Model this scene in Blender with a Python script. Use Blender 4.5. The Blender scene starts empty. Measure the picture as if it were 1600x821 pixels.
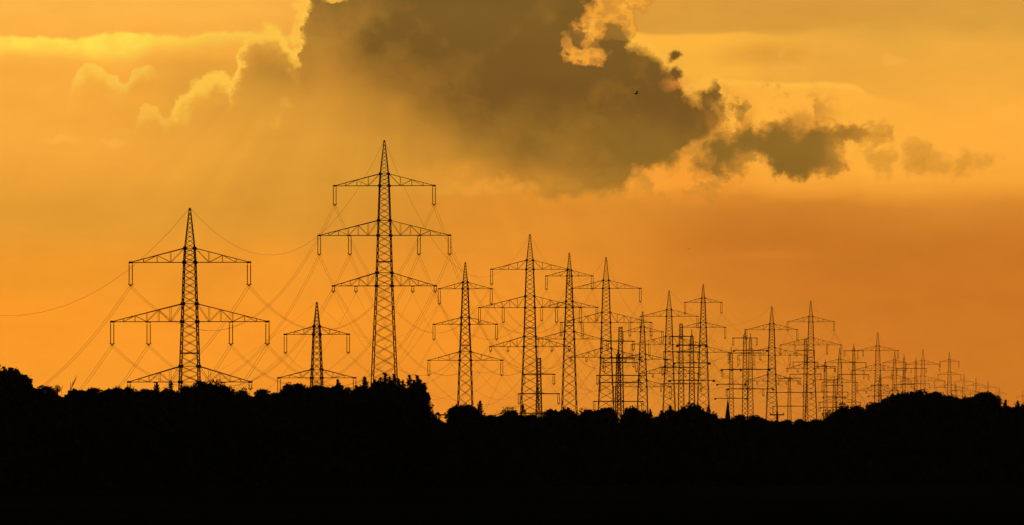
import bpy, bmesh, math, random
from mathutils import Vector, Matrix
C = bpy.context.scene.collection
SC = bpy.context.scene

# ------------------------------------------------------------------ camera
# a 270 mm tele lens, the eye 20 m above the zero level, pitched up 1.12 degrees
F = 12000.0                                   # focal length in units of the 1600 px wide frame
CAMZ = 20.0
PITCH = math.atan((645 - 410.5) / F)
cam = bpy.data.cameras.new("camera")
cam.sensor_width = 36.0
cam.lens = 36.0 * F / 1600
cam.clip_start = 0.5
cam.clip_end = 80000
camera = bpy.data.objects.new("camera", cam)
camera.location = (0, 0, CAMZ)
camera.rotation_euler = (math.pi / 2 + PITCH, 0, 0)
C.objects.link(camera)
SC.camera = camera

# ------------------------------------------------------------------ colour management
SC.view_settings.view_transform = 'Standard'
SC.view_settings.look = 'None'
SC.view_settings.exposure = 0
SC.view_settings.gamma = 1
SC.view_settings.use_curve_mapping = False

SUN_EL = math.radians(3.0)
SUN_AZ = math.radians(-1.0)                   # from +Y towards +X

# ------------------------------------------------------------------ world: dusk sky with a backlit cloud bank
world = bpy.data.worlds.new("World")
SC.world = world
world.use_nodes = True
NT = world.node_tree
NT.nodes.clear()

def lin(c):
    f = lambda v: v / 12.92 if v <= 0.04045 else ((v + 0.055) / 1.055) ** 2.4
    return tuple(f(v / 255.0) for v in c) + (1.0,)

class E:
    """a scalar socket of the world tree with arithmetic"""
    def __init__(s, sock): s.s = sock
    def _op(s, op, o=None, rev=False):
        n = NT.nodes.new('ShaderNodeMath'); n.operation = op
        a, b = (o, s) if rev else (s, o)
        for i, v in enumerate((a, b)):
            if v is None: continue
            if isinstance(v, E): NT.links.new(v.s, n.inputs[i])
            else: n.inputs[i].default_value = v
        return E(n.outputs[0])
    def __add__(s, o): return s._op('ADD', o)
    def __radd__(s, o): return s._op('ADD', o)
    def __sub__(s, o): return s._op('SUBTRACT', o)
    def __rsub__(s, o): return s._op('SUBTRACT', o, True)
    def __mul__(s, o): return s._op('MULTIPLY', o)
    def __rmul__(s, o): return s._op('MULTIPLY', o)
    def __truediv__(s, o): return s._op('DIVIDE', o)
    def max(s, o): return s._op('MAXIMUM', o)
    def min(s, o): return s._op('MINIMUM', o)
    def abs(s): return s._op('ABSOLUTE')

def ss(x, a, b, lo=0.0, hi=1.0):
    """smoothstep from a to b (a may lie above b)"""
    n = NT.nodes.new('ShaderNodeMapRange'); n.interpolation_type = 'SMOOTHSTEP'
    if a > b: a, b, lo, hi = b, a, hi, lo
    NT.links.new(x.s, n.inputs['Value'])
    n.inputs['From Min'].default_value = a; n.inputs['From Max'].default_value = b
    n.inputs['To Min'].default_value = lo; n.inputs['To Max'].default_value = hi
    return E(n.outputs['Result'])

def curve(x, pts):
    """piecewise smooth function through (x, y) points"""
    x0, x1 = pts[0][0], pts[-1][0]
    y0 = min(p[1] for p in pts); y1 = max(p[1] for p in pts) + 1e-4
    n = NT.nodes.new('ShaderNodeFloatCurve')
    c = n.mapping.curves[0]
    q = [((p[0] - x0) / (x1 - x0), (p[1] - y0) / (y1 - y0)) for p in pts]
    c.points[0].location = q[0]; c.points[1].location = q[-1]
    for p in q[1:-1]: c.points.new(*p)
    for p in c.points: p.handle_type = 'AUTO_CLAMPED'
    n.mapping.update()
    t = (x - x0) * (1.0 / (x1 - x0))
    NT.links.new(t.s, n.inputs['Value'])
    return E(n.outputs[0]) * (y1 - y0) + y0

def vec(x, y, z=0.0):
    n = NT.nodes.new('ShaderNodeCombineXYZ')
    for i, v in enumerate((x, y, z)):
        if isinstance(v, E): NT.links.new(v.s, n.inputs[i])
        else: n.inputs[i].default_value = v
    return n.outputs[0]

def noise(x, y, scale, detail=5, rough=0.55, seed=0.0):
    n = NT.nodes.new('ShaderNodeTexNoise')
    NT.links.new(vec(x, y, seed), n.inputs['Vector'])
    n.inputs['Scale'].default_value = scale; n.inputs['Detail'].default_value = detail
    n.inputs['Roughness'].default_value = rough
    return E(n.outputs[0]) - 0.5

def puff(x, y, scale, seed=0.0):
    n = NT.nodes.new('ShaderNodeTexVoronoi')
    n.feature = 'SMOOTH_F1'
    NT.links.new(vec(x, y, seed), n.inputs['Vector'])
    n.inputs['Scale'].default_value = scale
    n.inputs['Detail'].default_value = 2.0
    n.inputs['Roughness'].default_value = 0.5
    n.inputs['Smoothness'].default_value = 0.25
    return 0.45 - E(n.outputs['Distance'])

def spot(x, y, cx, cy, rx, ry, rot=0.0):
    """soft round patch, 1 in its middle, 0 at its rim"""
    m = NT.nodes.new('ShaderNodeMapping'); m.vector_type = 'TEXTURE'
    NT.links.new(vec(x, y), m.inputs['Vector'])
    m.inputs['Location'].default_value = (cx, cy, 0)
    m.inputs['Rotation'].default_value = (0, 0, math.radians(rot))
    m.inputs['Scale'].default_value = (rx, ry, 1)
    g = NT.nodes.new('ShaderNodeTexGradient'); g.gradient_type = 'SPHERICAL'
    NT.links.new(m.outputs[0], g.inputs[0])
    return ss(E(g.outputs[1]), 0.0, 0.9)

def ramp(x, stops):
    n = NT.nodes.new('ShaderNodeValToRGB')
    x0, x1 = stops[0][0], stops[-1][0]
    cr = n.color_ramp; cr.interpolation = 'B_SPLINE' if len(stops) > 2 else 'LINEAR'
    cr.interpolation = 'EASE'
    cr.elements[0].position = 0; cr.elements[0].color = lin(stops[0][1])
    cr.elements[1].position = 1; cr.elements[1].color = lin(stops[-1][1])
    for p, c in stops[1:-1]:
        e = cr.elements.new((p - x0) / (x1 - x0)); e.color = lin(c)
    t = (x - x0) * (1.0 / (x1 - x0))
    NT.links.new(t.s, n.inputs[0])
    return n.outputs[0]

def mix(a, b, f):
    n = NT.nodes.new('ShaderNodeMix'); n.data_type = 'RGBA'; n.clamp_factor = True
    for k, v in ((6, a), (7, b)):
        if isinstance(v, tuple): n.inputs[k].default_value = lin(v)
        else: NT.links.new(v, n.inputs[k])
    if isinstance(f, E): NT.links.new(f.s, n.inputs[0])
    else: n.inputs[0].default_value = f
    return n.outputs[2]

tc = NT.nodes.new('ShaderNodeTexCoord')
sep = NT.nodes.new('ShaderNodeSeparateXYZ')
NT.links.new(tc.outputs['Generated'], sep.inputs[0])
dx, dy, dz = (E(sep.outputs[i]) for i in range(3))
yy = dy.max(0.02)
# azimuth and height of the view direction in steps of 0.48 degrees (8, 6.45 = due north on the horizon)
X = dx / yy * (F / 100) + 8.0
Y = 6.45 - dz / yy * (F / 100)

n_big = noise(X, Y, 0.9, 6, 0.6, 1.3)
n_big2 = noise(X, Y, 0.9, 6, 0.6, 7.7)
n_mid = noise(X, Y, 3.2, 5, 0.6, 4.1)
n_mid2 = noise(X, Y, 3.2, 5, 0.6, 9.2)
n_str = noise(X * 0.25, Y, 2.2, 5, 0.55, 2.2)      # streaky, for the layered veils
pf = puff(X + n_mid * 0.15, Y + n_mid2 * 0.15, 3.6)
n_fin = noise(X, Y, 9.0, 4, 0.6, 11.4)
n_fin2 = noise(X, Y, 9.0, 4, 0.6, 15.1)
wX = X + n_big * 0.3 + n_mid * 0.40 + n_fin * .15
wY = Y + n_big2 * 0.25 + n_mid2 * 0.40 + n_fin2 * .15

# clear dusk sky: three columns of colour from the top of the picture to the horizon
cl = ramp(Y + n_big * 0.25, [(-3, (215, 140, 60)), (0.0, (253, 180, 72)), (0.9, (252, 172, 64)), (2.2, (246, 168, 60)), (3.4, (228, 154, 50)), (4.3, (242, 152, 42)), (5.0, (252, 154, 40)), (6.4, (254, 156, 40))])
cm = ramp(Y + n_big * 0.25, [(-3, (150, 105, 50)), (0.0, (215, 150, 55)), (2.6, (222, 150, 50)), (3.3, (222, 146, 46)), (4.2, (240, 148, 42)), (5.2, (247, 148, 38)), (6.4, (240, 142, 36))])
cr_ = ramp(Y + n_str * 0.5, [(-3, (150, 110, 50)), (-.2, (220, 156, 62)), (0.3, (222, 160, 62)), (0.8, (236, 168, 62)), (1.3, (238, 166, 60)), (2.2, (254, 170, 58)), (2.75, (248, 160, 52)), (3.3, (212, 130, 42)), (3.9, (202, 118, 36)), (4.9, (206, 118, 34)), (6.4, (212, 122, 32))])
col = mix(cl, cm, ss(X + Y * 0.35, 3.0, 8.5))
col = mix(col, cr_, ss(X + n_big * .8, 7.6, 11.8))
col = mix(col, (255, 176, 64), spot(X, Y, 15.8, 2.0, 3.2, 1.5) * .6)
col = mix(col, (226, 140, 40), spot(X, Y, 10.5, 5.6, 4.0, 2.2) * .55)
# upper left: shaded shelf, bright band
col = mix(col, (226, 158, 58), ss(Y + n_mid * .15, .78, 1.05) * ss(Y, 2.4, 1.3) * ss(X + n_big, 1.9, 3.0) * ss(X, 5.2, 4.2) * 0.75)
bt = curve(X, [(-2, .5), (0, .53), (.7, .56), (1.25, .58), (1.7, .49), (2.2, .5), (2.6, .53), (3.1, .52), (3.6, .46), (4.1, .5), (4.7, .53), (6, .6)])
bb = curve(X, [(-2, .8), (0, .78), (1.0, .8), (1.8, .88), (2.4, .72), (3.2, .66), (4.0, .62), (4.7, .68), (6, .7)])
by = Y + n_mid * 0.12 + pf * 0.05
band = ss(by - bt, -0.035, 0.05) * ss(by - bb, 0.12, -0.16) * ss(X, 5.6, 4.7) * ss(X, -6, -1)
col = mix(col, (255, 192, 70), ss(by - bt, 0, .05) * ss(by - bb, .3, -.1) * ss(X, 4.6, 3.8) * ss(X, -6, -1) * .6)
col = mix(col, (255, 222, 80), band * (n_mid * 1.6 + .84) * (ss((X - 1.1).abs(), 2.8, .2) * .6 + .4))
# puff at the far left
p1 = curve(X, [(0.9, 2.3), (1.08, 1.45), (1.16, 1.15), (1.26, 1.06), (1.38, .95), (1.5, .96), (1.62, .98), (1.7, 1.08), (1.8, 1.12), (1.93, 1.22), (2.03, 1.1), (2.14, 1.0), (2.3, .97), (2.42, 1.04), (2.52, 1.3), (2.8, 2.3)])
e1 = Y + n_mid * 0.30 + pf * 0.14 + n_fin * .12 - p1
col = mix(col, (243, 166, 58), ss(e1, 0.0, 0.12) * ss(Y, 2.1, 1.3) * ss(X, 0.95, 1.4) * ss(X, 2.8, 2.3) * .9)
col = mix(col, (252, 182, 66), ss(e1, -.02, .06) * ss(e1, .55, .1) * ss(X, 1.0, 1.25) * ss(X, 2.1, 1.8) * .55)
col = mix(col, (255, 200, 76), ss(e1, -0.025, 0.035) * ss(e1, 0.30, 0.02) * ss(X, 1.05, 1.2) * ss(X, 2.5, 2.25) * .78)
p2 = curve(X, [(2.0, 2.4), (2.12, 1.86), (2.18, 1.66), (2.3, 1.6), (2.42, 1.6), (2.5, 1.68), (2.58, 1.78), (2.7, 1.7), (2.85, 1.66), (2.98, 1.64), (3.05, 2.4)])
e2 = Y + n_mid * 0.30 + pf * 0.12 + n_fin * .12 - p2
col = mix(col, (255, 194, 72), ss(e2, -0.025, 0.04) * ss(e2, 0.32, 0.04) * ss(X, 2.08, 2.2) * ss(X, 3.04, 2.9) * .7)
col = mix(col, (255, 184, 68), (spot(wX, wY, 1.75, 2.25, .35, .14) + spot(wX, wY, .95, 2.2, .4, .12) + spot(wX, wY, 4.42, 1.68, .12, .14, 30) + spot(wX, wY, 4.32, 1.9, .1, .16)) * .55)
# broad soft veil under the cloud on the left
col = mix(col, (206, 146, 48), spot(X, Y, 5.2, 2.4, 4.8, 2.2, 12) * .35)
col = mix(col, (208, 146, 46), spot(X, Y, 6.0, 3.1, 3.4, 1.1) * .35)
# right: veils with a lit upper edge
t1 = curve(X, [(8.5, .2), (9.4, .15), (9.7, .22), (9.92, .48), (10.4, .54), (11.0, .53), (11.6, .5), (12.2, .55), (13, .45), (14, .4), (15, .45), (18, .5)])
g1 = Y + n_mid * 0.05 - t1
col = mix(col, (220, 154, 58), ss(g1, .0, -.12) * ss(X, 9.3, 9.9) * ss(Y, -2, -.2) * ss(X, 16, 12) * .8)
col = mix(col, (255, 182, 62), ss(g1, -.03, .04) * ss(g1, 1.5, .1) * ss(X, 9.2, 9.9) * ss(X, 13.2, 11.0) * .9)
col = mix(col, (224, 156, 56), spot(wX, Y + n_str * .3, 12.0, .88, 1.3, .3) * .8)
t2 = curve(X, [(10.5, 1.2), (11.3, 1.25), (11.7, 1.27), (12.3, 1.31), (12.9, 1.3), (13.3, 1.32), (13.6, 1.48), (14.0, 1.55), (15, 1.9)])
g2 = Y + n_mid * 0.05 - t2
col = mix(col, (255, 178, 62), ss(g2, -.03, .05) * ss(g2, 1.9, .9) * ss(X, 10.7, 11.1) * ss(X, 15.5, 13.0) * .85)
col = mix(col, (255, 190, 72), ss(g2, -.04, .01) * ss(g2, .12, .02) * ss(X, 10.9, 11.4) * ss(X, 13.7, 13.2) * .6)
# mottled mid tones right of the cloud
mot = ss(n_mid2 + n_big * .9 + pf * .1, -.03, .12)
col = mix(col, (222, 148, 54), mot * spot(X, Y, 12.0, 1.68, 1.5, .6) * 1.2)
col = mix(col, (205, 132, 46), ss(n_mid * .8 + n_big * .5, -.12, .1) * spot(X, Y, 11.25, 2.0, .8, .8) * 1.1)
col = mix(col, (240, 146, 46), spot(X + n_big, Y + n_mid * .3, 10.8, 2.8, 1.6, .5) * .7)
col = mix(col, (206, 132, 48), ss(n_mid + n_big, .02, .2) * spot(X, Y, 10.4, 3.0, 1.9, .42) * .8)
# ragged lower edge of the bright layer
lw = Y + n_mid * .3 + n_str * .3 + n_big * .5
col = mix(col, (255, 164, 54), ss(lw, 2.35, 2.7) * ss(lw, 3.1, 2.85) * ss(X + n_big, 5.2, 8.4) * ss(X, 12.0, 9.6) * .8)
col = mix(col, (230, 140, 42), ss(lw, 2.95, 3.1) * ss(lw, 5.0, 3.3) * ss(X + n_big, 4.2, 7.6) * ss(X, 12, 8) * .55)
col = mix(col, (198, 116, 34), spot(X, Y + n_str * .5, 12.1, 3.6, 2.4, .7) * .6)
col = mix(col, (216, 128, 40), spot(X, Y + n_str * .4, 11.9, 4.04, 1.2, .1) * .5)

# ---- the main cloud
kX = X + n_big * 0.10 + n_mid * 0.36 + n_fin * .2
top = curve(kX, [(2.2, 2.3), (2.55, 1.9), (2.7, 1.6), (2.85, 1.42), (3.0, 1.32), (3.2, 1.18), (3.4, 1.12), (3.52, 1.12), (3.6, 1.24), (3.67, 1.05), (3.74, .92), (3.8, .66), (3.92, .48), (4.1, .42), (4.3, .4), (4.42, .52), (4.55, .66), (4.64, .8), (4.69, .5), (4.74, .1), (4.82, -.1), (5.0, -.8), (6.5, -1.6), (8.2, -1.2), (8.8, -.8), (9.2, -.3), (9.32, .0), (9.42, .2), (9.55, .38), (9.7, .36), (9.8, .55), (9.95, .62), (10.1, .7), (10.3, .84), (10.48, .96), (10.6, 1.12), (10.72, 1.38), (10.9, 1.4), (11.05, 1.24), (11.17, 1.18), (11.26, 1.4), (11.4, 1.9), (11.8, 2.6)])
bot = curve(X, [(2.2, 2.3), (3.5, 2.6), (5, 2.75), (6, 2.78), (7, 2.84), (8, 2.9), (8.5, 3.0), (9, 3.02), (9.6, 2.95), (9.95, 2.74), (10.3, 2.58), (10.7, 2.4), (11.0, 2.2), (11.2, 1.95), (11.4, 1.75), (11.8, 1.7)])
e = Y + n_mid2 * 0.42 + n_big2 * 0.08 + pf * 0.12 + n_fin2 * .09 - top
b = bot - (Y + n_mid * 0.6 + n_big * 0.45 + pf * .15)
inside_t = ss(e, -0.05, 0.25) * ss(X, 5.0, 9.6) + ss(e, 0.02, 0.30) * (1.0 - ss(X, 5.0, 9.6))
soft_b = ss(b, -0.35, 1.1) * (1.0 - ss(X, 5.5, 8.6)) + ss(b, -0.12, 0.26) * ss(X, 5.5, 8.6)
s_diag = (X - 4.95) * 0.64 - (Y - 0.6) * 0.77 + n_big * 0.7
dens = ss(s_diag, -1.5, 1.45) * .99 + .05 + spot(X, Y, 4.35, 1.05, 1.1, .8) * .26 + spot(X + n_mid * .5, Y, 5.5, 1.55, 1.6, 1.0) * .10
ray = noise((X + Y * .9) * 0.9, (Y - X * .9) * .12, 1.0, 2, .5, 3.3)
dens = dens * (1.0 - ss((X - 5.3 - (Y - 1.2) * 1.3).abs(), .8, .0) * .16 * ss(Y, .5, 1.4)) * (1.0 + ray * .35)
dens = dens * (1.0 - spot(X, Y, 4.6, 2.4, 2.6, 1.5) * .55)
bil = puff(X * .8 + n_mid * .5, Y + n_mid2 * .5 + n_big, 1.1, 2.0)
dens = dens * (n_big * .45 + bil * .16 + n_mid * .18 + 1.06)
cloud = inside_t * soft_b * dens * ss(X, 2.6, 3.4)
dark = ramp(Y + n_big2 * 1.5, [(-3, (85, 65, 45)), (.3, (124, 90, 36)), (1.5, (120, 84, 33)), (2.4, (142, 102, 37)), (3.2, (166, 116, 40))])
col = mix(col, dark, cloud)
# lit rims
col = mix(col, (244, 172, 60), ss(e, -.02, .1) * ss(e, .62, .1) * ss(X, 2.62, 2.75) * ss(X, 4.9, 4.5) * .5)
rimL = ss(e, -0.10, 0.02) * ss(e, 0.34, 0.05) * ss(X, 2.62, 2.75) * ss(X, 5.3, 4.8)
col = mix(col, (255, 196, 72), rimL * .88)
hX = X + n_mid * .55 + n_big * .25 + n_fin * .14
hY = Y + n_mid2 * .55 + n_big2 * .2 + n_fin2 * .14
hf = None
for (qx, qy, rx, ry, k) in ((9.34, .0, .10, .26, .75), (9.2, .26, .17, .22, .95), (9.28, .42, .28, .17, 1), (9.24, .62, .17, .2, .6), (8.98, .84, .24, .14, 1), (9.3, .87, .28, .14, 1), (9.55, .27, .26, .12, .9), (9.8, .3, .12, .28, .9), (9.75, .05, .4, .16, .6), (8.86, .66, .1, .2, .5), (10.02, .06, .3, .14, .4)):
    t = spot(hX, hY, qx, qy, rx * 1.35, ry * 1.35) * k
    hf = t if hf is None else hf + t
col = mix(col, (196, 128, 50), ss(hf, .04, .45) * .7)
col = mix(col, (248, 166, 54), ss(hf, .16, 1.0) * .92)
col = mix(col, (255, 180, 66), ss(hf, .6, 1.3) * ss(n_mid + n_fin * .5, -.04, .1) * .7)
col = mix(col, (206, 140, 52), ss(hf, .3, .8) * ss(n_mid2 + n_fin2 * .6 + n_big * .4, .0, .14) * .8)
col = mix(col, (138, 98, 40), ss(spot(hX, hY, 9.04, .54, .24, .2) + spot(hX, hY, 9.62, .5, .26, .2) + spot(hX, hY, 9.3, .68, .14, .1) * .6, .1, .8) * .85)
rimS = ss(e, -0.16, 0.0) * ss(e, 0.06, 0.0) * ss(X, 9.7, 9.9) * ss(X, 11.6, 11.2)
col = mix(col, (255, 186, 70), rimS * .5)
col = mix(col, (236, 146, 58), spot(wX, wY, 10.55, 1.36, .32, .16) * .6)
col = mix(col, (120, 84, 34), (spot(wX, wY, 10.58, 1.2, .16, .17) + spot(wX, wY, 10.52, .88, .17, .13)) * 1.3)
# brown fringe right of the main cloud
col = mix(col, (176, 116, 44), ss(n_big + n_mid * .6, -.12, .08) * spot(X, Y, 11.3, 2.05, .55, .75, -20) * .7)

col = mix(col, (255, 192, 70), ss(spot(wX, wY, 4.72, .1, .26, .34) + spot(wX, wY, 4.68, .5, .16, .36) + spot(wX, wY, 5.25, .0, .3, .12), .15, .9) * .75)
fold = ss(n_mid2 * 1.2 + n_big * .7 + n_fin * .3, -.04, .12)
col = mix(col, (198, 136, 50), fold * spot(X, Y, 11.55, 1.75, .75, .5) * 1.1)
col = mix(col, (205, 136, 48), fold * spot(X, Y, 10.6, 2.85, 1.1, .35) * 1.0)
col = mix(col, (206, 140, 50), fold * spot(X, Y, 12.5, 1.72, .6, .35) * 1.0)
col = mix(col, (150, 106, 40), ss(spot(wX, wY, 11.55, 1.78, .16, .2), .1, .8) * .6)

# ---- the ragged cloud to its right
rX = X + n_mid * .75 + n_big * .4 + n_fin * .18
rY = Y + n_mid2 * .7 + n_big2 * .3 + n_fin2 * .18
fld = None
for (qx, qy, rx, ry, k) in ((11.15, 2.5, .42, .34, 1), (11.5, 2.28, .55, .34, 1), (11.95, 2.2, .6, .36, .9), (12.4, 2.32, .6, .42, 1.1), (12.42, 2.6, .3, .26, .9), (12.85, 2.42, .42, .4, 1), (12.95, 2.68, .34, .2, .7), (13.1, 2.08, .6, .24, .7), (12.5, 1.85, .32, .3, .5), (13.35, 2.12, .34, .22, .5), (11.62, 2.66, .2, .2, .6), (11.28, 2.74, .2, .16, .6)):
    t = spot(rX, rY, qx, qy, rx * 1.25, ry * 1.25) * k
    fld = t if fld is None else fld + t
col = mix(col, (214, 140, 50), ss(fld, .04, .5) * .6)
col = mix(col, (178, 122, 42), ss(fld, .22, .9) * .7)
col = mix(col, (142, 103, 38), ss(fld + n_mid * 1.6 + n_big * .9, .46, 1.6) * (1.0 - ss(X, 12.6, 13.4) * .35))
for (qx, qy, rx, ry, k) in ((14.3, 2.42, .24, .24, .5), (14.6, 2.56, .32, .2, .42), (15.2, 2.57, .28, .16, .42), (13.68, 1.98, .18, .12, .5), (13.7, 2.18, .12, .2, .5), (13.75, 2.55, .22, .16, .45), (11.0, 3.0, .3, .1, .4)):
    col = mix(col, (184, 126, 42), ss(spot(X + n_mid * .9 + n_big * .6, Y + n_mid2 * .6, qx, qy, rx * 1.6, ry * 1.8), .06, 1.0) * k)
# faint cirrus scraps upper right
col = mix(col, (252, 178, 74), ss(spot(wX, wY, 13.95, .95, .3, .16), .1, .8) * .4)
col = mix(col, (246, 170, 70), ss(n_mid + n_big * .5, 0, .15) * spot(X, Y, 12.3, .95, .8, .4) * .6)
# fine tone variation everywhere
fine = noise(X * .6, Y, 2.0, 7, .6, 5.5)
vv = NT.nodes.new('ShaderNodeMix'); vv.data_type = 'RGBA'; vv.blend_type = 'MULTIPLY'; vv.inputs[0].default_value = 1.0
NT.links.new(col, vv.inputs[6])
at = (X - 6.1)._op('ARCTAN2', Y + 1.2)
rays = noise(at, at * 0.0, 5.0, 3, .6, 8.8) * ss(Y, .9, 2.4) * ss(Y, 6.0, 3.6) * ss(X, 11.5, 8.5) * ss(X, 1.0, 3.5)
gn = fine * .14 + n_str * .13 + rays * .30 + 1.0
NT.links.new(vec(gn, gn, gn), vv.inputs[7])
col = vv.outputs[2]

glow = ss(dz, 0.34, 0.05) * ss(dy, 0.35, 0.92)                # the afterglow fades away from the sun and upwards
sky = NT.nodes.new('ShaderNodeTexSky')
sky.sky_type = 'NISHITA'; sky.sun_disc = False
sky.sun_elevation = SUN_EL; sky.sun_rotation = SUN_AZ
bg1 = NT.nodes.new('ShaderNodeBackground'); NT.links.new(sky.outputs[0], bg1.inputs[0]); bg1.inputs[1].default_value = 0.006
bg2 = NT.nodes.new('ShaderNodeBackground'); NT.links.new(col, bg2.inputs[0]); bg2.inputs[1].default_value = 1.0
mxs = NT.nodes.new('ShaderNodeMixShader')
NT.links.new(glow.s, mxs.inputs[0]); NT.links.new(bg1.outputs[0], mxs.inputs[1]); NT.links.new(bg2.outputs[0], mxs.inputs[2])
wo = NT.nodes.new('ShaderNodeOutputWorld')
NT.links.new(mxs.outputs[0], wo.inputs['Surface'])

# ------------------------------------------------------------------ sun, low behind the cloud bank
sl = bpy.data.lights.new("sun", 'SUN')
sl.energy = 0.4; sl.angle = math.radians(0.53); sl.color = (1.0, 0.62, 0.30)
sun = bpy.data.objects.new("sun", sl)
sun.rotation_euler = (math.pi / 2 - SUN_EL, 0, math.pi - SUN_AZ)
C.objects.link(sun)

# ------------------------------------------------------------------ helpers
rnd = random.Random(11)

def material(name, c1, c2, scale=1.0, rough=0.8, metal=0.0, detail=4.0, bump=0.0):
    m = bpy.data.materials.new(name); m.use_nodes = True
    nt = m.node_tree; b = nt.nodes['Principled BSDF']
    t = nt.nodes.new('ShaderNodeTexCoord')
    n = nt.nodes.new('ShaderNodeTexNoise'); n.inputs['Scale'].default_value = scale; n.inputs['Detail'].default_value = detail
    r = nt.nodes.new('ShaderNodeValToRGB')
    r.color_ramp.elements[0].position = 0.32; r.color_ramp.elements[1].position = 0.68
    r.color_ramp.elements[0].color = tuple(c1) + (1,); r.color_ramp.elements[1].color = tuple(c2) + (1,)
    nt.links.new(t.outputs['Object'], n.inputs['Vector']); nt.links.new(n.outputs[0], r.inputs[0])
    nt.links.new(r.outputs[0], b.inputs['Base Color'])
    b.inputs['Roughness'].default_value = rough; b.inputs['Metallic'].default_value = metal
    if 'Specular IOR Level' in b.inputs: b.inputs['Specular IOR Level'].default_value = 0.25
    if bump:
        bp = nt.nodes.new('ShaderNodeBump'); bp.inputs['Strength'].default_value = bump
        nt.links.new(n.outputs[0], bp.inputs['Height']); nt.links.new(bp.outputs[0], b.inputs['Normal'])
    return m

M_steel = material('weathered_galvanised_steel', (.10, .095, .09), (.17, .165, .155), 1.5, .7, .3)
M_steel_dark = material('tarred_steel', (.05, .048, .045), (.09, .085, .08), 1.5, .8, .1)
M_porcelain = material('brown_porcelain', (.05, .03, .02), (.08, .045, .03), 3, .35)
M_cable = material('oxidised_aluminium_cable', (.09, .09, .09), (.13, .13, .13), .2, .7, .3)
M_leaf = material('broadleaf_foliage', (.028, .045, .014), (.055, .075, .022), .9, .75)
M_leaf2 = material('olive_foliage', (.035, .045, .018), (.06, .07, .028), .9, .75)
M_needle = material('spruce_needles', (.018, .032, .015), (.035, .052, .022), 1.2, .75)
M_bark = material('bark', (.05, .038, .028), (.09, .07, .05), 4, .9)
M_field = material('meadow', (.030, .038, .014), (.055, .058, .024), .02, .95, 0, 8, .3)
M_field.node_tree.nodes['Principled BSDF'].inputs['Specular IOR Level'].default_value = 0.0
M_slate = material('slate', (.04, .042, .05), (.07, .072, .08), 2, .5)
M_stone = material('rendered_stone', (.25, .22, .18), (.34, .30, .25), .8, .9)
M_wood = material('grey_weathered_wood', (.07, .055, .04), (.12, .095, .07), 3, .9)
M_feather = material('dark_feathers', (.015, .014, .014), (.035, .032, .03), 6, .6)

class MB:
    """collects bars, boxes and faces; build() links them as ONE mesh object"""
    def __init__(s): s.v = []; s.f = []
    def bar(s, a, b, w, w2=None):
        a = Vector(a); b = Vector(b); d = b - a
        if d.length < 1e-6: return
        d.normalize()
        u = d.cross(Vector((0, 0, 1)) if abs(d.z) < .9 else Vector((1, 0, 0))).normalized(); t = d.cross(u)
        k = len(s.v); w2 = w if w2 is None else w2
        for p, h in ((a, w / 2), (b, w2 / 2)):
            for i, j in ((-1, -1), (1, -1), (1, 1), (-1, 1)):
                s.v.append(p + u * (i * h) + t * (j * h))
        s.f += [(k, k + 1, k + 2, k + 3), (k + 7, k + 6, k + 5, k + 4)] + [(k + i, k + 4 + i, k + 4 + (i + 1) % 4, k + (i + 1) % 4) for i in range(4)]
    def box(s, c, sx, sy, sz):
        k = len(s.v)
        for z in (-1, 1):
            for x, y in ((-1, -1), (1, -1), (1, 1), (-1, 1)):
                s.v.append(Vector((c[0] + x * sx / 2, c[1] + y * sy / 2, c[2] + z * sz / 2)))
        s.f += [(k + 3, k + 2, k + 1, k), (k + 4, k + 5, k + 6, k + 7)] + [(k + i, k + (i + 1) % 4, k + 4 + (i + 1) % 4, k + 4 + i) for i in range(4)]
    def lathe(s, prof, cx, cy, n=6):
        k0 = len(s.v)
        for r, z in prof:
            for i in range(n):
                a = 2 * math.pi * i / n
                s.v.append(Vector((cx + r * math.cos(a), cy + r * math.sin(a), z)))
        for j in range(len(prof) - 1):
            for i in range(n):
                a = k0 + j * n + i; b = k0 + j * n + (i + 1) % n
                s.f.append((a, b, b + n, a + n))
        s.f.append(tuple(k0 + i for i in reversed(range(n)))); s.f.append(tuple(k0 + (len(prof) - 1) * n + i for i in range(n)))
    def tube(s, pts, r, n=4, taper=None):
        k0 = len(s.v); up = Vector((0, 0, 1))
        for q, p in enumerate(pts):
            p = Vector(p)
            d = Vector(pts[min(q + 1, len(pts) - 1)]) - Vector(pts[max(q - 1, 0)])
            u = d.cross(up)
            if u.length < 1e-6: u = Vector((1, 0, 0))
            u.normalize(); t = u.cross(d).normalized()
            rr = r if taper is None else r + (taper - r) * q / (len(pts) - 1)
            for i in range(n):
                a = 2 * math.pi * (i + .5) / n
                s.v.append(p + u * (rr * math.cos(a)) + t * (rr * math.sin(a)))
        for j in range(len(pts) - 1):
            for i in range(n):
                a = k0 + j * n + i; b = k0 + j * n + (i + 1) % n
                s.f.append((a, b, b + n, a + n))
        s.f.append(tuple(k0 + i for i in reversed(range(n)))); s.f.append(tuple(k0 + (len(pts) - 1) * n + i for i in range(n)))
    def quad(s, c, u, v):
        k = len(s.v); s.v += [c - u - v, c + u - v, c + u + v, c - u + v]; s.f.append((k, k + 1, k + 2, k + 3))
    def leaf(s, c, u, v):
        k = len(s.v); s.v += [c - u, c - v * .7, c + u, c + v]; s.f.append((k, k + 1, k + 2, k + 3))
    def mesh(s, name, mat):
        me = bpy.data.meshes.new(name); me.from_pydata([tuple(p) for p in s.v], [], s.f); me.materials.append(mat)
        return me
    def build(s, name, mat, parent=None): return link(s.mesh(name, mat), name, parent)

def link(me, name, parent=None, loc=(0, 0, 0)):
    o = bpy.data.objects.new(name, me); C.objects.link(o); o.parent = parent; o.location = loc
    return o

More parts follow.
